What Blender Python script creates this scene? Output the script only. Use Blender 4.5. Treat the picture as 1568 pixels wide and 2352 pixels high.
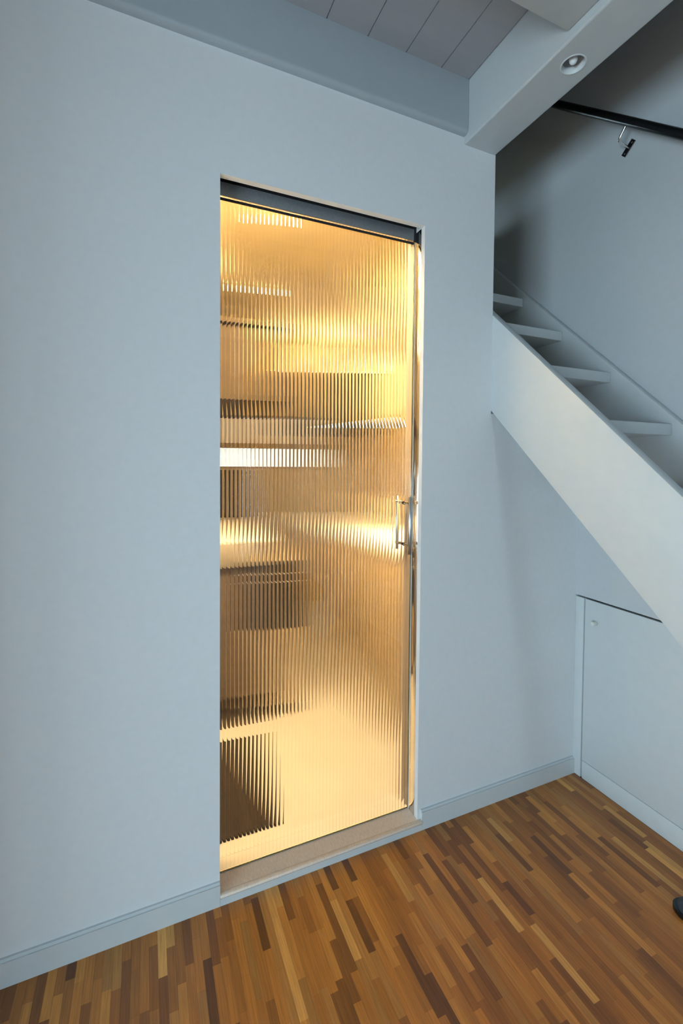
import bpy, bmesh, math, random
from mathutils import Vector, Matrix
random.seed(7)
for o in list(bpy.data.objects): bpy.data.objects.remove(o)
SC = bpy.context.scene
COL = SC.collection

# ------------------------------------------------------------------ camera
def look_axes(yaw, pitch, roll):
    fwd = Vector((math.sin(yaw), math.cos(yaw), 0)); right = Vector((math.cos(yaw), -math.sin(yaw), 0)); up = Vector((0, 0, 1))
    f2 = fwd*math.cos(pitch) + up*math.sin(pitch); u2 = up*math.cos(pitch) - fwd*math.sin(pitch)
    return right*math.cos(roll) + u2*math.sin(roll), u2*math.cos(roll) - right*math.sin(roll), f2
cam = bpy.data.cameras.new('camera'); cam_o = bpy.data.objects.new('camera', cam); COL.objects.link(cam_o)
r_, u_, f_ = look_axes(.4172, -.0284, .0085)
cam_o.matrix_world = Matrix(((r_.x, u_.x, -f_.x, -.1937), (r_.y, u_.y, -f_.y, -1.3353), (r_.z, u_.z, -f_.z, 1.2994), (0, 0, 0, 1)))
cam.sensor_fit = 'HORIZONTAL'; cam.sensor_width = 36; cam.lens = 1046.93*36/1568
cam.shift_x = (784-798.27)/1568; cam.shift_y = (1087.18-1176)/1568
cam.clip_start = .02
SC.camera = cam_o

# ------------------------------------------------------------------ sky, daylight openings, exposure
world = bpy.data.worlds.new('overcast_sky'); SC.world = world; world.use_nodes = True
bg = world.node_tree.nodes['Background']
bg.inputs['Color'].default_value = (.615, .855, 1.0, 1); bg.inputs['Strength'].default_value = 22.0
SC.view_settings.view_transform = 'Standard'; SC.view_settings.look = 'None'
SC.view_settings.gamma = 1; SC.view_settings.use_curve_mapping = False
SC.view_settings.exposure = 0.0
SC.cycles.max_bounces = 14; SC.cycles.diffuse_bounces = 6; SC.cycles.glossy_bounces = 6; SC.cycles.transmission_bounces = 10
SC.cycles.caustics_refractive = True; SC.cycles.caustics_reflective = True
SC.cycles.sample_clamp_indirect = 30.0
def portal(loc, rot, sx, sy):
    l = bpy.data.lights.new('window_portal', 'AREA'); l.shape = 'RECTANGLE'; l.size = sx; l.size_y = sy; l.energy = 1
    l.cycles.is_portal = True
    o = bpy.data.objects.new('window_portal', l); COL.objects.link(o); o.location = loc; o.rotation_euler = rot
# room size
XL, XR, YB, ZC = -3.0, 1.475, -4.8, 2.62
XE, XC = .977, 1.442                      # end of the wall / face of the cupboard wall
W, H = .678, 2.10                         # door opening
LWIN = (-3.4, -1.4, .04, 1.35)             # tall window in left wall  y0,y1,z0,z1
BWIN = (.20, .58, .06, 1.40)              # glazed door in the wall behind the camera x0,x1,z0,z1
KWIN = (-.42, 1.10, 1.22, 1.68); KY = 2.6  # kitchen window x0,x1,z0,z1 in the kitchen's far wall
portal((XL-.05, (LWIN[0]+LWIN[1])/2, (LWIN[2]+LWIN[3])/2), (0, -math.pi/2, 0), LWIN[3]-LWIN[2], LWIN[1]-LWIN[0])
portal(((BWIN[0]+BWIN[1])/2, YB-.05, (BWIN[2]+BWIN[3])/2), (math.pi/2, 0, 0), BWIN[1]-BWIN[0], BWIN[3]-BWIN[2])

# ------------------------------------------------------------------ materials
def mat(name, col, rough=.5, metal=0, **kw):
    m = bpy.data.materials.new(name); m.use_nodes = True
    b = m.node_tree.nodes['Principled BSDF']
    b.inputs['Base Color'].default_value = (*col, 1); b.inputs['Roughness'].default_value = rough; b.inputs['Metallic'].default_value = metal
    for k, v in kw.items(): b.inputs[k.replace('_', ' ')].default_value = v
    return m
def grain(m, scale=(60, 60, 60), c0=.92, c1=1.06, bump=.0, detail=3, rough=None):
    """procedural mottling of the base colour plus fine relief"""
    nt = m.node_tree; b = nt.nodes['Principled BSDF']; base = tuple(b.inputs['Base Color'].default_value)
    g = nt.nodes.new('ShaderNodeNewGeometry'); mp = nt.nodes.new('ShaderNodeVectorMath'); mp.operation = 'MULTIPLY'; mp.inputs[1].default_value = scale
    n = nt.nodes.new('ShaderNodeTexNoise'); n.inputs['Scale'].default_value = 1; n.inputs['Detail'].default_value = detail
    nt.links.new(g.outputs['Position'], mp.inputs[0]); nt.links.new(mp.outputs[0], n.inputs['Vector'])
    r = nt.nodes.new('ShaderNodeMapRange'); r.inputs['From Min'].default_value = .3; r.inputs['From Max'].default_value = .7
    r.inputs['To Min'].default_value = c0; r.inputs['To Max'].default_value = c1
    nt.links.new(n.outputs['Fac'], r.inputs['Value'])
    mx = nt.nodes.new('ShaderNodeVectorMath'); mx.operation = 'SCALE'; mx.inputs[0].default_value = base[:3]
    nt.links.new(r.outputs[0], mx.inputs['Scale']); nt.links.new(mx.outputs[0], b.inputs['Base Color'])
    if bump:
        bp = nt.nodes.new('ShaderNodeBump'); bp.inputs['Strength'].default_value = bump; bp.inputs['Distance'].default_value = .002
        nt.links.new(n.outputs['Fac'], bp.inputs['Height']); nt.links.new(bp.outputs[0], b.inputs['Normal'])
    return m
M = {}
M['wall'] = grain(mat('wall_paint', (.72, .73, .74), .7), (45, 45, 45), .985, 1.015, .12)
M['rwall'] = grain(mat('shaded_wall_paint', (.52, .54, .555), .7), (45, 45, 45), .985, 1.015, .12)  # wall paint darkened: dimmer light on the stair side is in the colour
M['darkwall'] = mat('bounce_cut_grey', (.22, .22, .23), .7)  # unseen walls made dark to cut bounced light
M['trim'] = grain(mat('satin_paint', (.60, .625, .63), .4), (30, 30, 30), .985, 1.015)
M['beam'] = grain(mat('beam_paint', (.47, .495, .505), .45), (30, 30, 30), .985, 1.015)
M['plate'] = grain(mat('shaded_plate_paint', (.36, .40, .43), .45), (30, 30, 30), .985, 1.015)  # blue-grey paint, darkened further to carry the joist's shade
M['ceil'] = grain(mat('ceiling_paint', (.35, .35, .37), .55), (3, 20, 20), .96, 1.04)
M['dark'] = mat('gap_black', (.012, .012, .014), .9)
M['kwall'] = grain(mat('kitchen_wall_paint', (.52, .415, .24), .6), (20, 20, 20), .98, 1.02)
M['kfloor'] = grain(mat('kitchen_floor', (.54, .50, .445), .35), (5, 5, 5), .95, 1.04)
M['front'] = grain(mat('tan_front', (.40, .295, .17), .4), (6, 6, 40), .93, 1.05)
M['brown'] = grain(mat('brown_panel', (.125, .092, .066), .45), (8, 8, 50), .9, 1.08)
M['walnut'] = grain(mat('walnut_panel', (.045, .027, .010), .85), (50, 50, 6), .75, 1.2)
M['tan'] = grain(mat('dark_tan_panel', (.25, .175, .085), .45), (6, 6, 40), .93, 1.05)
M['lining'] = mat('added_lining_tan', (.24, .19, .15), .6)
M['white'] = mat('white_laminate', (.66, .62, .55), .25)
M['apron'] = mat('beige_edge', (.32, .28, .235), .45)
M['black'] = mat('black_front', (.010, .008, .007), .6)
M['kick'] = mat('dark_kick', (.07, .045, .03), .5)
M['mat'] = grain(mat('dark_mat', (.02, .013, .009), .95), (300, 300, 300), .6, 1.4, .5)
M['steel'] = grain(mat('brushed_steel', (.55, .56, .57), .28, 1), (400, 400, 8), .9, 1.1)
M['chrome'] = mat('polished_steel', (.78, .77, .75), .12, 1)
M['track'] = grain(mat('grey_track', (.20, .215, .23), .45, .3), (200, 200, 200), .9, 1.1)
M['rail'] = mat('black_lacquer', (.008, .008, .009), .28)
M['stone'] = grain(mat('beige_stone', (.84, .70, .58), .5), (250, 60, 60), .9, 1.06, .1)
M['nosing_shade'] = mat('nosing_shadow_brown', (.10, .075, .07), .6)  # dark tone standing for the shadow below the sill nosing
M['knob'] = mat('cream_knob', (.66, .67, .60), .4)
M['shoe'] = grain(mat('dark_rubber', (.030, .037, .050), .4), (80, 80, 80), .8, 1.2)
M['hood'] = mat('dark_hood', (.05, .045, .035), .35, .4)
M['gedge'] = mat('glass_edge_green', (.10, .135, .06), .15)
gl = mat('reeded_glass', (.985, .99, .975), 0.0); gl.node_tree.nodes['Principled BSDF'].inputs['Transmission Weight'].default_value = 1
gl.node_tree.nodes['Principled BSDF'].inputs['IOR'].default_value = 1.5
M['glass'] = gl
pg = mat('window_glass', (1, 1, 1), 0.0); pg.node_tree.nodes['Principled BSDF'].inputs['Transmission Weight'].default_value = 1
pg.node_tree.nodes['Principled BSDF'].inputs['IOR'].default_value = 1.05
M['pane'] = pg
def emis(name, col, s):
    m = mat(name, (.9, .9, .9)); b = m.node_tree.nodes['Principled BSDF']
    b.inputs['Emission Color'].default_value = (*col, 1); b.inputs['Emission Strength'].default_value = s
    return m
WARM = (1.0, .74, .38)
M['lamp'] = emis('warm_led', WARM, 60)
def sheer(name, col, k):                       # cloth or frosted glass that lets some daylight through
    m = mat(name, col, .8); nt = m.node_tree; t = nt.nodes.new('ShaderNodeBsdfTranslucent'); t.inputs['Color'].default_value = (.92, .86, .80, 1)
    mx = nt.nodes.new('ShaderNodeMixShader'); mx.inputs[0].default_value = k
    nt.links.new(nt.nodes['Principled BSDF'].outputs[0], mx.inputs[1]); nt.links.new(t.outputs[0], mx.inputs[2]); nt.links.new(mx.outputs[0], nt.nodes['Material Output'].inputs['Surface'])
    return m
M['blind'] = sheer('cream_blind', (.75, .69, .60), .065)
M['frost'] = sheer('frosted_pane', (.80, .80, .80), .21)
M['globe'] = emis('warm_globe', WARM, 55)
M['bulb'] = mat('unlit_bulb', (.75, .78, .80), .3)

def wood(name, use_attr):
    m = bpy.data.materials.new(name); m.use_nodes = True; nt = m.node_tree; b = nt.nodes['Principled BSDF']
    g = nt.nodes.new('ShaderNodeNewGeometry'); mp = nt.nodes.new('ShaderNodeVectorMath'); mp.operation = 'MULTIPLY'; mp.inputs[1].default_value = (260, 9, 1)
    nt.links.new(g.outputs['Position'], mp.inputs[0])
    n = nt.nodes.new('ShaderNodeTexNoise'); n.inputs['Scale'].default_value = 1; n.inputs['Detail'].default_value = 4; n.inputs['Distortion'].default_value = .6
    nt.links.new(mp.outputs[0], n.inputs['Vector'])
    r = nt.nodes.new('ShaderNodeMapRange'); r.inputs['From Min'].default_value = .3; r.inputs['From Max'].default_value = .7
    r.inputs['To Min'].default_value = .78; r.inputs['To Max'].default_value = 1.18
    nt.links.new(n.outputs['Fac'], r.inputs['Value'])
    if use_attr:
        a = nt.nodes.new('ShaderNodeAttribute'); a.attribute_name = 'tone'; src = a.outputs['Color']
    else:
        a = nt.nodes.new('ShaderNodeObjectInfo'); src = a.outputs['Color']
    mx = nt.nodes.new('ShaderNodeVectorMath'); mx.operation = 'SCALE'
    nt.links.new(src, mx.inputs[0]); nt.links.new(r.outputs[0], mx.inputs['Scale']); nt.links.new(mx.outputs[0], b.inputs['Base Color'])
    b.inputs['Roughness'].default_value = .38; b.inputs['Coat Weight'].default_value = .12; b.inputs['Coat Roughness'].default_value = .3
    return m
M['parquet'] = wood('parquet_oak', False); M['parquet_field'] = wood('parquet_oak_field', True)

# ------------------------------------------------------------------ builders
def tag(o, label=None, cat=None, group=None, kind=None):
    if label: o['label'] = label
    if cat: o['category'] = cat
    if group: o['group'] = group
    if kind: o['kind'] = kind
    return o
def empty(name, loc=(0, 0, 0)):
    o = bpy.data.objects.new(name, None); COL.objects.link(o); o.location = loc; o.empty_display_size = .05
    return o
def link(name, bm, m, parent=None, smooth=None, origin=None):
    me = bpy.data.meshes.new(name)
    bmesh.ops.recalc_face_normals(bm, faces=bm.faces[:])
    c = Vector(origin) if origin else sum((v.co for v in bm.verts), Vector())/max(1, len(bm.verts))
    for v in bm.verts: v.co -= c
    bm.to_mesh(me); bm.free()
    for mm in (m if isinstance(m, (list, tuple)) else [m]): me.materials.append(mm)
    if smooth is not None:
        for p in me.polygons: p.use_smooth = True
        me.set_sharp_from_angle(angle=math.radians(smooth))
    o = bpy.data.objects.new(name, me); COL.objects.link(o)
    if parent:
        o.parent = parent; o.location = c - abs_loc(parent)
    else: o.location = c
    return o
def abs_loc(o):
    l = Vector(o.location)
    while o.parent: o = o.parent; l += Vector(o.location)
    return l
def add_box(bm, x0, x1, y0, y1, z0, z1):
    v = [bm.verts.new(c) for c in ((x0, y0, z0), (x1, y0, z0), (x1, y1, z0), (x0, y1, z0), (x0, y0, z1), (x1, y0, z1), (x1, y1, z1), (x0, y1, z1))]
    for f in ((3, 2, 1, 0), (4, 5, 6, 7), (0, 1, 5, 4), (1, 2, 6, 5), (2, 3, 7, 6), (3, 0, 4, 7)): bm.faces.new([v[i] for i in f])
def bev(bm, w, seg=2):
    if w: bmesh.ops.bevel(bm, geom=bm.edges[:], offset=w, segments=seg, affect='EDGES', profile=.5)
def box(name, x0, x1, y0, y1, z0, z1, m, parent=None, b=0, seg=2):
    bm = bmesh.new(); add_box(bm, x0, x1, y0, y1, z0, z1); bev(bm, b, seg)
    return link(name, bm, m, parent, 40 if b else None)
def boxes(name, lst, m, parent=None):
    bm = bmesh.new()
    for l in lst: add_box(bm, *l)
    return link(name, bm, m, parent)
def prism_x(name, yz, x0, x1, m, parent=None, b=0):
    bm = bmesh.new(); A = [bm.verts.new((x0, y, z)) for y, z in yz]; B = [bm.verts.new((x1, y, z)) for y, z in yz]
    bm.faces.new(A); bm.faces.new(B[::-1]); n = len(yz)
    for i in range(n): bm.faces.new((A[i], B[i], B[(i+1) % n], A[(i+1) % n]))
    bmesh.ops.recalc_face_normals(bm, faces=bm.faces[:]); bev(bm, b)
    return link(name, bm, m, parent, 40 if b else None)
def add_tube(bm, pts, r, n=16, caps=True):
    pts = [Vector(p) for p in pts]; rings = []
    for i, p in enumerate(pts):
        d = (pts[min(i+1, len(pts)-1)] - pts[max(i-1, 0)]).normalized()
        a = d.cross(Vector((0, 0, 1))) if abs(d.z) < .9 else d.cross(Vector((1, 0, 0)))
        a.normalize(); b = d.cross(a)
        rr = r[i] if isinstance(r, (list, tuple)) else r
        rings.append([bm.verts.new(p + (a*math.cos(2*math.pi*k/n) + b*math.sin(2*math.pi*k/n))*rr) for k in range(n)])
    for A, B in zip(rings, rings[1:]):
        for k in range(n): bm.faces.new((A[k], A[(k+1) % n], B[(k+1) % n], B[k]))
    if caps: bm.faces.new(rings[0][::-1]); bm.faces.new(rings[-1])
def tube(name, pts, r, m, parent=None, n=16):
    bm = bmesh.new(); add_tube(bm, pts, r, n); return link(name, bm, m, parent, 45)
def struct(o, label, cat): return tag(o, label, cat, kind='structure')

# ------------------------------------------------------------------ room shell
T = .12
w1 = boxes('wall_front', [(XL-.15, 0, 0, T, -.1, 2.8), (W, XE, 0, T, -.1, 2.8), (0, W, 0, T, -.1, .0235), (0, W, 0, .022, H, 2.8), (0, W, .078, T, H, 2.8), (0, W, .022, .078, 2.17, 2.8), ], M['wall'])
prism_x('wall_stub', [(0, -.1), (0, 1.476), (T, 1.476+.93*T), (T, -.1)], XE, XR+.1, M['wall'], w1)
struct(w1, 'smooth white painted wall around the reeded glass door', 'wall')
struct(boxes('wall_left', [(XL-.15, XL, YB-.15, LWIN[0], -.1, 2.8), (XL-.15, XL, LWIN[1], 0, -.1, 2.8), (XL-.15, XL, LWIN[0], LWIN[1], -.1, LWIN[2]), (XL-.15, XL, LWIN[0], LWIN[1], LWIN[3], 2.8)], M['darkwall']),
       'dark grey side wall with the wide daylight window', 'wall')
struct(boxes('wall_back', [(XL-.15, BWIN[0], YB-.15, YB, -.1, 2.8), (BWIN[1], XR+.1, YB-.15, YB, -.1, 2.8), (BWIN[0], BWIN[1], YB-.15, YB, -.1, BWIN[2]), (BWIN[0], BWIN[1], YB-.15, YB, BWIN[3], 2.8), (XE-.1, XR+.1, YB-.15, YB, 2.8, 5)], M['darkwall']), 'dark grey wall with glazed opening opposite the glass door', 'wall')
struct(box('added_shade_block', -2.2, -1.0, -.50, 0, 0, 2.62, M['wall']), 'white wall block added out of view to shade the left of the door wall', 'wall')  # unseen block added to keep window light off the wall's left part
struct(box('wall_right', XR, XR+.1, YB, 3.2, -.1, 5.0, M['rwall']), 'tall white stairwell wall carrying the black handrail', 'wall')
def frame_window(name, ax, a0, a1, z0, z1, p0, p1, label):
    t = .05; e = empty(name, ((p0, (a0+a1)/2, z0) if ax == 'y' else ((a0+a1)/2, p0, z0)))
    def bx(nm, u0, u1, v0, v1, q0, q1, m):
        return box(nm, q0, q1, u0, u1, v0, v1, m, e) if ax == 'y' else box(nm, u0, u1, q0, q1, v0, v1, m, e)
    bx('window_frame', a0, a1, z0, z0+t, p0, p1, M['trim']); bx('window_frame', a0, a1, z1-t, z1, p0, p1, M['trim'])
    bx('window_frame', a0, a0+t, z0+t, z1-t, p0, p1, M['trim']); bx('window_frame', a1-t, a1, z0+t, z1-t, p0, p1, M['trim'])
    am = (a0+a1)/2; bx('mullion', am-t/2, am+t/2, z0+t, z1-t, p0, p1, M['trim'])
    struct(e, label, 'window'); return e
frame_window('window_3', 'x', *BWIN, YB-.12, YB-.06, 'tall glazed opening opposite the glass door')
frame_window('window_1', 'y', *LWIN, XL-.12, XL-.06, 'wide window in the side wall')

# stairwell closing pieces above and behind
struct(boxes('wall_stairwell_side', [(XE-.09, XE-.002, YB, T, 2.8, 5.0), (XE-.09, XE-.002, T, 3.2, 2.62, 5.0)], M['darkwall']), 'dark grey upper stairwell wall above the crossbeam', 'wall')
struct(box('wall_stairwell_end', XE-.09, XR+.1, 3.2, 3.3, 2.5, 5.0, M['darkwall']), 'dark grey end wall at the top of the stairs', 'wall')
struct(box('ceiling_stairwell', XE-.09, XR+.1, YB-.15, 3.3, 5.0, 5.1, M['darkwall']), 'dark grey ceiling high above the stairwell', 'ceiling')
struct(box('floor_landing', XE-.09, XR, 1.12, 3.2, 2.62, 2.72, M['trim']), 'white landing floor at the top of the stairs', 'landing')
# ceiling
ceil = struct(box('ceiling', XL, .84, YB, 0, 2.633, 2.80, M['ceil']), 'grey painted plank ceiling between the beams', 'ceiling')
pw = .1375; x = .0315 - pw*24
pmesh = None
while x < .834:
    a, b_ = max(x, XL)+.0006, min(x+pw, .834)-.0006
    if b_ - a > .02:
        full = abs(b_-a-(pw-.0012)) < 1e-4
        if full and pmesh:
            o = bpy.data.objects.new('plank', pmesh); COL.objects.link(o); o.parent = ceil
            o.location = Vector(((a+b_)/2, (YB+0)/2, 2.6265)) - ceil.location
        else:
            o = box('plank', a, b_, YB, -.001, 2.62, 2.633, M['ceil'], ceil, .0015, 1)
            if full: pmesh = o.data
    x += pw
# crossbeam, joists
def crossbeam():
    x0, x1, zb, zt, r = .835, XE, 2.415, 2.80, .006
    cx, cy, rr, hs, n = .907, -.389, .0315, .055, 48
    bm = bmesh.new()
    prof = [(x0, zt)] + [(x0+r-r*math.cos(a), zb+r-r*math.sin(a)) for a in [math.pi/2*k/4 for k in range(5)]] + [(x1-r+r*math.sin(a), zb+r-r*math.cos(a)) for a in [math.pi/2*k/4 for k in range(5)]] + [(x1, zt)]
    A = [bm.verts.new((x, YB, z)) for x, z in prof]; B = [bm.verts.new((x, 0, z)) for x, z in prof]
    for k in range(len(prof)):
        if k == 5: continue                     # the flat underside is built round the recess
        bm.faces.new((A[k], A[(k+1) % len(prof)], B[(k+1) % len(prof)], B[k]))
    bm.faces.new(A); bm.faces.new(B[::-1])
    a, b = x0+r, x1-r
    def quad(xa, xb, ya, yb): bm.faces.new([bm.verts.new((x, y, zb)) for x, y in ((xa, ya), (xa, yb), (xb, yb), (xb, ya))])
    quad(a, b, YB, cy-hs); quad(a, b, cy+hs, 0); quad(a, cx-hs, cy-hs, cy+hs); quad(cx+hs, b, cy-hs, cy+hs)
    ci = [bm.verts.new((cx+rr*math.cos(2*math.pi*k/n), cy+rr*math.sin(2*math.pi*k/n), zb)) for k in range(n)]
    sq = []
    for k in range(n):
        c_, s_ = math.cos(2*math.pi*k/n), math.sin(2*math.pi*k/n); m_ = hs/max(abs(c_), abs(s_)); sq.append(bm.verts.new((cx+c_*m_, cy+s_*m_, zb)))
    for k in range(n): bm.faces.new((ci[k], ci[(k+1) % n], sq[(k+1) % n], sq[k]))
    return link('crossbeam', bm, M['beam'], None, 35)
struct(crossbeam(), 'heavy pale grey crossbeam over the end of the wall holding a recessed spotlight', 'beam')
bm = bmesh.new(); add_box(bm, XL, .834, -.024, 0, 2.440, 2.6199)
bmesh.ops.bevel(bm, geom=[e for e in bm.edges if all(abs(v.co.z-2.44) < 1e-4 and v.co.y < -.01 for v in e.verts)], offset=.014, segments=4, affect='EDGES', profile=.5)
struct(link('wall_plate', bm, M['plate'], None, 40), 'long blue-grey timber, toned darker for the joist shade, running along the top of the door wall under the ceiling', 'beam')
for i, (y0, y1, lb) in enumerate(((-.56, -.432, 'pale grey ceiling joist meeting the crossbeam beside the spotlight'), (-1.40, -1.27, 'pale grey ceiling joist above the middle of the room'), (-2.15, -2.02, 'pale grey ceiling joist towards the windows'), (-2.95, -2.82, 'pale grey ceiling joist next to the back wall'))):
    struct(box('ceiling_joist', XL, .834, y0, y1, 2.44, 2.6199, M['beam'], None, .004), lb, 'joist')
# baseboards and plinth
def baseboard(name, x0, x1, label):
    bm = bmesh.new(); add_box(bm, x0, x1, -.012, 0, 0, .068)
    bmesh.ops.bevel(bm, geom=[e for e in bm.edges if all(abs(v.co.z-.068) < 1e-4 and v.co.y < -.01 for v in e.verts)], offset=.006, segments=3, affect='EDGES')
    return struct(link(name, bm, M['trim'], None, 40), label, 'baseboard')
baseboard('baseboard_left', XL, -.0006, 'white baseboard running up to the hidden side of the glass door')
baseboard('baseboard_right', W+.012, XC, 'short white baseboard between glass door and cupboard')
struct(box('trim_1', 0, W+.0115, -.012, .0, 0, .0235, M['trim']), 'low white plinth strip under the door sill', 'plinth')

# ------------------------------------------------------------------ parquet
floor = struct(box('floor', XL-.15, XR, YB-.15, 0, -.10, -.010, M['kick']), 'orange-brown oak strip parquet floor', 'floor')
TONES = [((.42, .150, .023), 5), ((.50, .182, .028), 5), ((.34, .115, .018), 4), ((.24, .078, .013), 3), ((.59, .235, .040), 3), ((.72, .340, .080), 1.4), ((.17, .053, .011), 1.2), ((.46, .192, .040), 3)]
def tone():
    c = random.choices([t[0] for t in TONES], [t[1] for t in TONES])[0]; k = random.uniform(.88, 1.12)
    return tuple(v*k for v in c)
LEN = [.11, .135, .155, .155, .175, .20, .23, .26]
SW = .0212; GAP = .0001
strip_mesh = {}
fv, ff, ft = [], [], []
def visible(xc, y0):
    if xc < -.56: return False
    lim = (-.094 - (xc+.504)*.435) if xc < .94 else (-.722 + (xc-.94)*.57)
    return y0 > lim - .03
c = 0
xx = XC - SW/2
while xx > XL - .1:
    y = 0.0; y += random.uniform(0, .15)
    while y > YB - .1:
        L = random.choice(LEN); y1 = min(y, 0); y0 = y - L; y = y0
        if y1 - y0 < .01: continue
        col = tone(); top = random.uniform(-.00008, .00002)
        if visible(xx, y1):
            cut = y1 - y0
            key = round(cut, 4)
            if key not in strip_mesh:
                bm = bmesh.new(); add_box(bm, -SW/2+GAP, SW/2-GAP, -cut/2+GAP, cut/2-GAP, -.010, 0)
                me = bpy.data.meshes.new('parquet_strip'); bm.to_mesh(me); bm.free(); me.materials.append(M['parquet']); strip_mesh[key] = me
            o = bpy.data.objects.new('parquet_strip', strip_mesh[key]); COL.objects.link(o); o.parent = floor
            o.location = Vector((xx, (y0+y1)/2, top)) - floor.location; o.color = (*col, 1); c += 1
        else:
            k = len(fv); a0, a1, b0, b1 = xx-SW/2+GAP, xx+SW/2-GAP, y0+GAP, y1-GAP
            fv += [(a0, b0, -.01), (a1, b0, -.01), (a1, b1, -.01), (a0, b1, -.01), (a0, b0, top), (a1, b0, top), (a1, b1, top), (a0, b1, top)]
            for q in ((4, 5, 6, 7), (0, 1, 5, 4), (1, 2, 6, 5), (2, 3, 7, 6), (3, 0, 4, 7)): ff.append([k+i for i in q]); ft.append(col)
    xx -= SW
print('strips', c)
me = bpy.data.meshes.new('parquet_field'); me.from_pydata(fv, [], ff); me.materials.append(M['parquet_field'])
at = me.attributes.new('tone', 'FLOAT_COLOR', 'FACE')
for i, t_ in enumerate(ft): at.data[i].color = (*t_, 1)
o = bpy.data.objects.new('parquet_field', me); COL.objects.link(o); o.parent = floor; o.location = -floor.location; o['kind'] = 'stuff'

# ------------------------------------------------------------------ glass door
door = struct(empty('door_1', (W/2, .064, .035)), 'sliding reeded glass door glowing warm yellow with a steel bar handle', 'door')
P, R = .0122, .018
GX0, GX1, GY, GT = -.045, .6745, .0602, .0085
prof = []; nf = math.ceil((GX1-GX0)/P); NS = 20
h0 = math.sqrt(R*R-(P/2)**2)
for i in range(nf):
    cx = GX1 - (i+.5)*P
    for k in range(NS + (1 if i == nf-1 else 0)):
        xx = cx + P/2 - P*k/NS
        prof.append((xx, GY+GT + math.sqrt(max(0, R*R-(xx-cx)**2)) - h0))
bm = bmesh.new(); z0, z1 = .035, 2.115
lo = [bm.verts.new((x_, y_, z0)) for x_, y_ in prof]; hi = [bm.verts.new((x_, y_, z1)) for x_, y_ in prof]
fl = [bm.verts.new((x_, GY, z0)) for x_ in (prof[0][0], prof[-1][0])]; fh = [bm.verts.new((x_, GY, z1)) for x_ in (prof[0][0], prof[-1][0])]
for i in range(len(prof)-1): bm.faces.new((lo[i], lo[i+1], hi[i+1], hi[i]))
bm.faces.new((fl[0], fl[1], fh[1], fh[0]))
e1 = bm.faces.new((fl[0], lo[0], hi[0], fh[0])); e2 = bm.faces.new((fl[1], lo[-1], hi[-1], fh[1]))
e3 = bm.faces.new(fl + lo[::-1]); e4 = bm.faces.new(fh + hi[::-1])
for e in (e1, e3): e.material_index = 1
gp = link('glass_pane', bm, [M['glass'], M['gedge']], door, 20)
# handle (pair of bars bolted through the pane)
hd = empty('handle', (0, 0, 0)); hd.parent = door; hd.location = Vector((.645, .064, 1.0)) - abs_loc(door)
HX = .646
for yb, za, zb, r in ((.020, .974, 1.174, .0072), (.112, .978, 1.172, .0062)):
    tube('bar', [(HX, yb, za), (HX, yb, za+.001), (HX, yb, zb-.001), (HX, yb, zb)], [r-.001, r, r, r-.001], M['steel'], hd, 24)
for z in (1.003, 1.150):
    tube('standoff', [(HX, .0185, z), (HX, .0585, z)], .0056, M['chrome'], hd, 20)
    tube('standoff', [(HX, .0715, z), (HX, .112, z)], .0056, M['chrome'], hd, 20)
    tube('washer', [(HX, .0575, z), (HX, .0600, z)], .0066, M['dark'], hd, 20)
hd['label'] = 'brushed steel bar handle'
# track, jamb channel, sill
trk = struct(empty('trim_2', (W/2, .06, H)), 'dark grey steel sliding track above the glass door', 'door track')
box('rail_cover', .0005, W-.010, .0535, .0585, 2.071, 2.110, M['track'], trk, .0008)
boxes('slot_shade_block', [(.0005, W-.0005, .0225, .0775, 2.128, 2.1695), (.0005, W-.0005, .0590, .0600, 2.105, 2.128), (W-.0095, W-.0005, .0535, .0585, 2.068, 2.128)], M['dark'], trk)  # black filler painting the shade inside the track slot
box('seal_strip', .0005, W-.010, .0540, .0590, 2.0585, 2.0645, M['dark'], trk)
struct(box('trim_6', W-.0012, W-.0002, .0755, T-.0005, .034, 2.098, M['lining'], None), 'added tan lining that darkens the overlit kitchen side of the door jamb', 'door jamb')  # sheet added to tone down the brightly lit reveal
struct(box('trim_3', W-.0012, W+.003, .020, .056, .034, 2.098, M['chrome'], None, .0005), 'polished metal channel on the jamb beside the glass edge', 'door jamb')
sill = struct(empty('trim_4', (W/2, .03, 0)), 'beige stone sill under the glass door', 'sill')
box('sill_slab', 0, W-.0005, -.0005, .0745, .0245, .0330, M['stone'], sill)
box('sill_nosing', -.0, W+.011, -.0150, -.0008, .0245, .0335, M['stone'], sill, .0012)
box('nosing_shadow', 0, W+.010, -.0140, -.0008, .0236, .0244, M['nosing_shade'], sill)  # thin dark strip painting the shadow under the nosing

# ------------------------------------------------------------------ staircase
SL = .93
st = tag(empty('staircase', (1.22, -1.9, 0)), 'open white staircase climbing through the gap beside the door wall', 'staircase')
def stringer(x0, x1, zt, zb):
    ya, yb = 1.12, -(zt/SL); yc = -(zb/SL)
    return prism_x('stringer', [(ya, min(zt+SL*ya, 2.9)), (yb+.05, .05*SL), (yb+.05, 0), (yc, 0), (ya, zb+SL*ya)], x0, x1, M['trim'], st, .0015)
stringer(XE, XE+.034, 1.838, 1.487)
stringer(1.439, XR-.0015, 1.795, 1.45)
# treads: front edges step by going/rise
G, RISE = .2285, .2125
y_, z_ = .322, 2.070
while z_ + RISE < 2.75: y_ += G; z_ += RISE
while z_ > .1:
    box('tread', XE+.034, 1.4385, y_, y_+.245, z_-.039, z_, M['trim'], st, .003, 3)
    y_ -= G; z_ -= RISE
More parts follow.
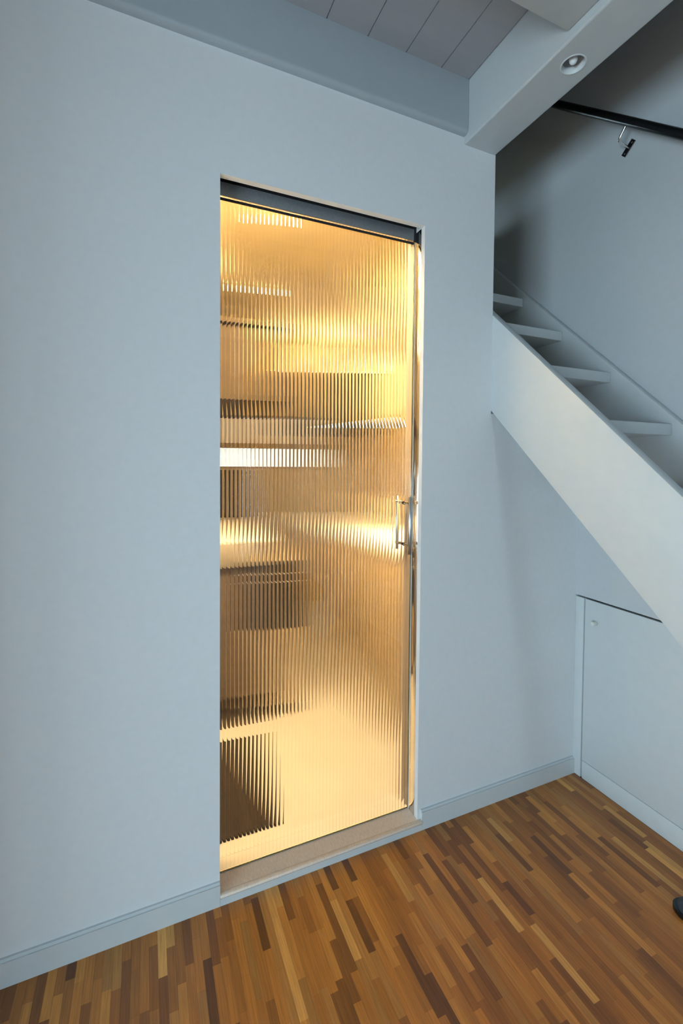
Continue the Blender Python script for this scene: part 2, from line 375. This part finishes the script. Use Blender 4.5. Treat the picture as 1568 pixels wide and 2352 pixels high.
# handrail
hr = tag(empty('handrail', (1.405, -.1, 2.6)), 'black round handrail on a steel bracket fixed to the stairwell wall', 'handrail')
def rp(y): return (1.405, y, 2.712 + .885*y)
tube('rail', [rp(-1.7), rp(.9)], .0155, M['rail'], hr, 24)
for yb in (-1.2, -.196, .75):
    br = empty('bracket'); br.parent = hr; cx_, cy_, cz_ = rp(yb); br.location = Vector((XR, cy_, cz_-.06)) - abs_loc(hr)
    d = Vector((0, 1, .93)).normalized()
    pts = [(1.405, cy_, cz_-.012), (1.405, cy_+.020, cz_-.038), (1.4055, cy_+.025, cz_-.0455), (1.408, cy_+.0285, cz_-.050), (1.413, cy_+.0305, cz_-.0525), (1.420, cy_+.032, cz_-.0535), (XR-.003, cy_+.038, cz_-.054)]
    tube('arm', pts, .0045, M['chrome'], br, 14)
    pc = Vector((XR, cy_+.038, cz_-.054)); bm = bmesh.new(); add_box(bm, -.0035, 0, -.011, .011, -.028, .028)
    bev(bm, .001, 1)
    ang = math.radians(46)
    bmesh.ops.rotate(bm, verts=bm.verts[:], cent=(0, 0, 0), matrix=Matrix.Rotation(ang, 3, 'X')); bmesh.ops.translate(bm, verts=bm.verts[:], vec=pc)
    pl = link('plate', bm, M['rail'], br)
    for s in (-1, 1):
        q = pc + Matrix.Rotation(ang, 3, 'X') @ Vector((-.0035, 0, s*.019))
        tube('screw', [q, q+Vector((-.002, 0, 0))], [.0035, .002], M['chrome'], pl, 10)
# recessed spotlight in the crossbeam
sp = tag(empty('spotlight', (.907, -.389, 2.415)), 'round recessed spotlight set into the underside of the crossbeam', 'spotlight')
def lathe(name, rz, m, cap=False, n=48):
    bm = bmesh.new()
    rings = [[bm.verts.new((.907+r*math.cos(2*math.pi*k/n), -.389+r*math.sin(2*math.pi*k/n), z)) for k in range(n)] for r, z in rz]
    for A, B in zip(rings, rings[1:]):
        for k in range(n): bm.faces.new((A[k], A[(k+1) % n], B[(k+1) % n], B[k]))
    if cap: bm.faces.new(rings[-1])
    return link(name, bm, m, sp, 50)
lathe('ring', [(.0345, 2.4149), (.0340, 2.4138), (.0312, 2.4134), (.0300, 2.4145), (.0292, 2.432)], M['trim'])
lathe('reflector', [(.0292, 2.4322), (.024, 2.440), (.015, 2.444)], M['track'], True)
bm = bmesh.new(); bmesh.ops.create_uvsphere(bm, u_segments=20, v_segments=12, radius=.012); bmesh.ops.scale(bm, verts=bm.verts[:], vec=(1, 1, 1.3)); bmesh.ops.translate(bm, verts=bm.verts[:], vec=(.907, -.389, 2.431))
link('bulb', bm, M['bulb'], sp, 60)

# ------------------------------------------------------------------ cupboard wall under the stairs
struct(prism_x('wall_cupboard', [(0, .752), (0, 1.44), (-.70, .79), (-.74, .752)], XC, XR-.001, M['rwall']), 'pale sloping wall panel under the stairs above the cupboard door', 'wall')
cb = tag(empty('cupboard', (XC+.01, -.4, 0)), 'pale grey flush cupboard door with a round knob under the stairs', 'cupboard')
box('filler_post', XC, XR-.001, -.0390, -.0002, 0, .7445, M['trim'], cb, .001)
box('kickboard', XC+.001, XR-.001, -1.30, -.0450, 0, .0735, M['trim'], cb, .001)
dr = prism_x('door', [(-.0450, .0755), (-.0450, .7445), (-.74, .7445), (-1.30, .23), (-1.30, .0755)], XC, XR-.008, M['trim'], cb, .001)
box('gap_shade_sheet', XR-.006, XR-.001, -1.30, -.0005, 0, .7515, M['dark'], cb)  # black sheet putting shade behind the gaps round the door
tube('knob', [(XC-.0002, -.094, .660), (XC-.004, -.094, .660), (XC-.004, -.094, .660), (XC-.020, -.094, .660), (XC-.0215, -.094, .660)], [.006, .006, .0085, .0085, .0075], M['knob'], dr, 20)

# ------------------------------------------------------------------ shoe by the cupboard
sh = tag(empty('shoe', (1.31, -.60, 0)), 'dark blue-grey rounded shoe toe on the parquet near the cupboard', 'shoe')
bm = bmesh.new(); secs = [(-.006, .006, .017), (-.001, .017, .025), (.006, .026, .033), (.018, .033, .042), (.035, .038, .050), (.08, .044, .060), (.14, .040, .082), (.20, .036, .092), (.25, .034, .09), (.262, .022, .07)]
rg = []
for d_, hw, ht in secs:
    rg.append([bm.verts.new((d_, hw*math.cos(a), .012+(ht-.012)*max(0, math.sin(a)) if math.sin(a) > 0 else .012)) for a in [math.pi*k/12 for k in range(13)]])
for A, B in zip(rg, rg[1:]):
    for k in range(12): bm.faces.new((A[k], A[k+1], B[k+1], B[k]))
    bm.faces.new((A[0], B[0], B[12], A[12]))
bm.faces.new(rg[0]); bm.faces.new(rg[-1][::-1])
RZ = Matrix.Rotation(math.radians(-62), 3, 'Z'); SO = Vector((1.222, -.548, 0))
for v in bm.verts: v.co = RZ @ v.co + SO
link('upper', bm, M['shoe'], sh, 60)
bm = bmesh.new(); outl = [(-.010, .003), (-.008, .010), (-.003, .019), (.006, .029), (.020, .037), (.045, .043), (.09, .048), (.15, .042), (.22, .038), (.262, .030)]
pts = outl + [(a, -b) for a, b in outl[::-1]]
A = [bm.verts.new((RZ @ Vector((a-.004, b, 0))) + SO) for a, b in pts]; B = [bm.verts.new((RZ @ Vector((a-.004, b, .014))) + SO) for a, b in pts]
bm.faces.new(A[::-1]); bm.faces.new(B)
for i in range(len(pts)): bm.faces.new((A[i], A[(i+1) % len(pts)], B[(i+1) % len(pts)], B[i]))
link('sole', bm, M['rail'], sh)

# ------------------------------------------------------------------ kitchen behind the glass
KX0, KX1, KZ = -.55, 1.30, 2.32
KF = .0325
struct(box('trim_5', .0005, W-.0005, .0748, T, .0236, KF, M['kfloor']), 'cream threshold strip behind the glass door', 'threshold')
struct(box('floor_kitchen', KX0, KX1, T+.0005, KY, -.1, KF, M['kfloor']), 'smooth cream kitchen floor seen through the reeded glass', 'floor')
struct(boxes('ceiling_kitchen', [(KX0-.1, XE-.046, T, KY+.1, KZ, KZ+.1), (XE-.046, XR, 1.1215, KY+.1, KZ, KZ+.15)], M['kwall']), 'warm lit kitchen ceiling seen through the reeded glass', 'ceiling')
struct(box('wall_kitchen_left', KX0-.1, KX0, T, KY+.1, -.1, KZ, M['kwall']), 'warm kitchen wall behind the brown units', 'wall')
struct(prism_x('wall_kitchen_right', [(T, -.1), (T, 1.44+.93*T-.031), (1.12, 1.44+.93*1.12-.031), (1.12, KZ), (KY+.1, KZ), (KY+.1, -.1)], KX1, KX1+.1, M['kwall']), 'warm kitchen wall behind the tan units', 'wall')
struct(boxes('wall_kitchen_back', [(KX0, KWIN[0], KY, KY+.1, -.1, KZ), (KWIN[1], KX1, KY, KY+.1, -.1, KZ), (KWIN[0], KWIN[1], KY, KY+.1, -.1, KWIN[2]), (KWIN[0], KWIN[1], KY, KY+.1, KWIN[3], KZ)], M['kwall']), 'far kitchen wall with a low white window', 'wall')
kw = struct(empty('window_2', (.19, KY, KWIN[2])), 'long low kitchen window glowing white through the reeded glass', 'window')
for a in ((KWIN[0], KWIN[1], KWIN[2], KWIN[2]+.02), (KWIN[0], KWIN[1], 1.395, 1.44), (KWIN[0], KWIN[1], KWIN[3]-.02, KWIN[3])): box('window_rail', a[0], a[1], KY+.02, KY+.06, a[2], a[3], M['front'], kw)
for a in (KWIN[0], KWIN[1]-.03): box('window_stile', a, a+.03, KY+.02, KY+.06, KWIN[2]+.02, KWIN[3]-.02, M['front'], kw)
box('roller_blind', KWIN[0]+.031, KWIN[1]-.031, KY+.030, KY+.034, 1.4405, KWIN[3]-.0205, M['blind'], kw)
box('frosted_pane', KWIN[0]+.031, KWIN[1]-.031, KY+.030, KY+.034, KWIN[2]+.0205, 1.3945, M['frost'], kw)
# under-stair soffit and the closing triangle beside it
sof = lambda y: 1.44 + SL*y
struct(prism_x('wall_soffit', [(T, sof(T)-.03), (T, sof(T)), (1.12, sof(1.12)), (1.12, sof(1.12)-.03)], XE-.045, XR, M['kwall']), 'sloping panel under the stairs inside the kitchen', 'soffit')
struct(prism_x('wall_stair_side', [(T, sof(T)), (T, 2.62), (1.12, 2.62), (1.12, sof(1.12))], XE-.045, XE-.001, M['kwall']), 'kitchen side of the stair partition', 'wall')
# right run: three tan base units, white worktop
for i, (y0, y1) in enumerate(((.20, .80), (.805, 1.40), (1.405, 2.0))):
    lb = ('tan kitchen base unit next to the glass door', 'tan kitchen base unit in the middle of the white worktop run', 'tan kitchen base unit at the far end of the white worktop')[i]
    u = tag(empty('base_unit', (1.08, (y0+y1)/2, KF)), lb, 'cabinet', 'tan base units under the white worktop')
    box('body', .872, KX1-.002, y0, y1, KF+.10, .859, M['front'], u)
    box('door', .852, .871, y0+.002, y1-.002, KF+.105, .855, M['front'], u, .001)
    box('kickboard', .90, .915, y0, y1, KF, KF+.099, M['front'], u)
tag(box('worktop', .84, KX1-.002, .185, 2.02, .860, .895, M['white'], None, .002), 'white worktop on the tan units seen through the reeded glass', 'worktop')
wc = tag(empty('wall_unit', (1.15, .8, 1.5)), 'cream upper wall unit hanging over the white worktop', 'cabinet')
box('body', 1.02, KX1-.002, .45, 1.35, 1.52, 1.84, M['kwall'], wc); box('door', 1.00, 1.019, .452, .898, 1.522, 1.838, M['kwall'], wc, .001); box('door', 1.00, 1.019, .902, 1.348, 1.522, 1.838, M['kwall'], wc, .001)
sc_ = tag(empty('shelf_box', (1.15, .8, 1.2)), 'open tan shelf box under the cream wall unit', 'shelf')
box('shelf_board', 1.0, KX1-.002, .30, 1.10, 1.12, 1.14, M['tan'], sc_); box('shelf_board', 1.0, KX1-.002, .30, 1.10, 1.45, 1.47, M['tan'], sc_)
box('side_panel', 1.0, KX1-.002, .30, .32, 1.141, 1.449, M['tan'], sc_); box('side_panel', 1.0, KX1-.002, 1.08, 1.10, 1.141, 1.449, M['tan'], sc_); box('front_panel', .985, .999, .30, 1.10, 1.12, 1.47, M['tan'], sc_)
# left run: brown end panel, thick top, narrow black unit beside it
lu = tag(empty('base_unit', (-.15, 1.4, KF)), 'brown kitchen base unit under the thick beige worktop', 'cabinet')
box('end_panel', -.545, .300, .80, .82, .185, .80, M['brown'], lu)
box('body', -.545, .298, .8205, 2.0, .185, .80, M['brown'], lu)
box('kickboard', -.545, .235, .83, 2.0, KF, .184, M['kick'], lu)
bu = tag(empty('drawer_unit', (.33, 1.2, KF)), 'narrow unit with a black drawer and two steel rails beside the brown kitchen unit', 'cabinet')
box('body', .301, .435, .862, 1.5, KF+.05, .80, M['front'], bu)
bd = box('drawer_front', .301, .44, .84, .861, .47, .798, M['black'], bu, .001)
for z in (.745, .705): tube('handle_rail', [(.305, .826, z), (.435, .826, z)], .0035, M['chrome'], bd, 12)
box('door', .301, .44, .84, .861, KF+.06, .466, M['front'], bu, .001)
wt = tag(empty('worktop', (-.1, 1.4, .801)), 'thick beige-edged worktop with a white top on the brown unit', 'worktop')
box('slab', -.545, .315, .785, 2.03, .801, .912, M['apron'], wt, .002)
box('top_sheet', -.543, .313, .787, 2.028, .9123, .918, M['white'], wt)
bb = tag(empty('bread_bin', (-.06, 1.84, .918)), 'brown wooden bread bin on the thick beige-edged worktop', 'bread bin')
box('body', -.42, .28, 1.72, 1.99, .9185, 1.20, M['walnut'], bb, .006); box('lid', -.425, .285, 1.715, 1.995, 1.2005, 1.225, M['walnut'], bb, .004)
hu = tag(empty('wall_unit', (-.2, 1.2, 1.6)), 'walnut brown upper wall unit above the brown base unit', 'cabinet')
box('body', -.545, .36, .93, 2.0, 1.62, 1.955, M['walnut'], hu); box('cornice', -.545, .38, .91, 2.0, 1.956, 1.98, M['walnut'], hu); box('light_rail', -.545, .375, .915, 2.0, 1.59, 1.619, M['walnut'], hu)
# hood at the far end
ho = tag(empty('extractor_hood', (1.15, 2.15, 1.5)), 'dark extractor hood at the far end of the kitchen', 'extractor hood')
box('canopy', 1.00, KX1-.002, 1.88, 2.36, 1.50, 1.60, M['hood'], ho, .004); box('chimney', 1.04, KX1-.002, 1.95, 2.3, 1.601, 1.98, M['hood'], ho, .004)
# mat
tag(box('floor_mat', -.35, .225, .175, .72, KF+.0005, KF+.010, M['mat'], None, .003), 'dark brown mat lying on the cream kitchen floor behind the glass', 'mat')
# lamps (their light is their own) and one added light panel
def lamp(name, x0, x1, y0, y1, zt, drop, power, label, cat='lamp', group='kitchen ceiling lamps'):
    e = tag(empty(name, ((x0+x1)/2, (y0+y1)/2, zt)), label, cat, group)
    box('housing', x0-.006, x1+.006, y0-.006, y1+.006, zt-.010, zt-.0005, M['white'], e, .002)
    box('diffuser', x0, x1, y0, y1, zt-drop, zt-.0102, M['lamp'], e)
    l = bpy.data.lights.new('lamp_light', 'AREA'); l.shape = 'RECTANGLE'; l.size = x1-x0; l.size_y = y1-y0; l.energy = power; l.color = WARM
    o = bpy.data.objects.new('lamp_light', l); COL.objects.link(o); o.parent = e; o.location = (0, 0, -drop-.003)
lamp('ceiling_lamp', .285, .325, .56, .59, KZ, .022, 3, 'small warm ceiling lamp just inside the glass door')
lamp('ceiling_lamp', .32, .37, 1.38, 1.43, KZ, .022, 4, 'small warm ceiling lamp above the middle of the kitchen')
lamp('added_glow_panel', -.48, .45, .135, .36, KZ, .020, 38, 'wide warm light panel added out of view on the kitchen ceiling for the floor glow', 'lamp', 'kitchen ceiling lamps')  # unseen panel added so warm light reaches the parquet through the glass
lamp('under_cabinet_light', 1.10, 1.13, .35, 1.05, 1.12, .012, 3.5, 'warm light strip under the tan shelf box', 'lamp', 'kitchen light strips')
lamp('under_cabinet_light', 1.05, 1.07, .50, 1.30, 1.52, .012, .6, 'warm light strip under the cream wall unit', 'lamp', 'kitchen light strips')
# uplight on top of the hood
e = tag(empty('uplight', (1.17, 2.12, 1.98)), 'warm uplight standing on the dark extractor hood', 'lamp')
box('housing', 1.09, 1.25, 2.03, 2.21, 1.9805, 1.995, M['hood'], e, .002); box('diffuser', 1.10, 1.24, 2.04, 2.20, 1.9955, 1.999, M['lamp'], e)
l = bpy.data.lights.new('uplight_light', 'AREA'); l.shape = 'RECTANGLE'; l.size = .14; l.size_y = .16; l.energy = 6; l.color = WARM
o = bpy.data.objects.new('uplight_light', l); COL.objects.link(o); o.parent = e; o.location = (0, 0, .022); o.rotation_euler = (math.pi, 0, 0)
# round dome lamp tucked behind the wall edge
e = tag(empty('dome_lamp', (-.10, 1.15, KZ)), 'round dome lamp glowing on the kitchen ceiling above the walnut unit', 'lamp')
tube('base', [(-.10, 1.15, KZ-.0005), (-.10, 1.15, KZ-.012)], .06, M['white'], e, 32)
bm = bmesh.new(); bmesh.ops.create_uvsphere(bm, u_segments=32, v_segments=16, radius=.06); bmesh.ops.translate(bm, verts=bm.verts[:], vec=(-.10, 1.15, KZ-.074))
link('globe', bm, M['globe'], e, 60)
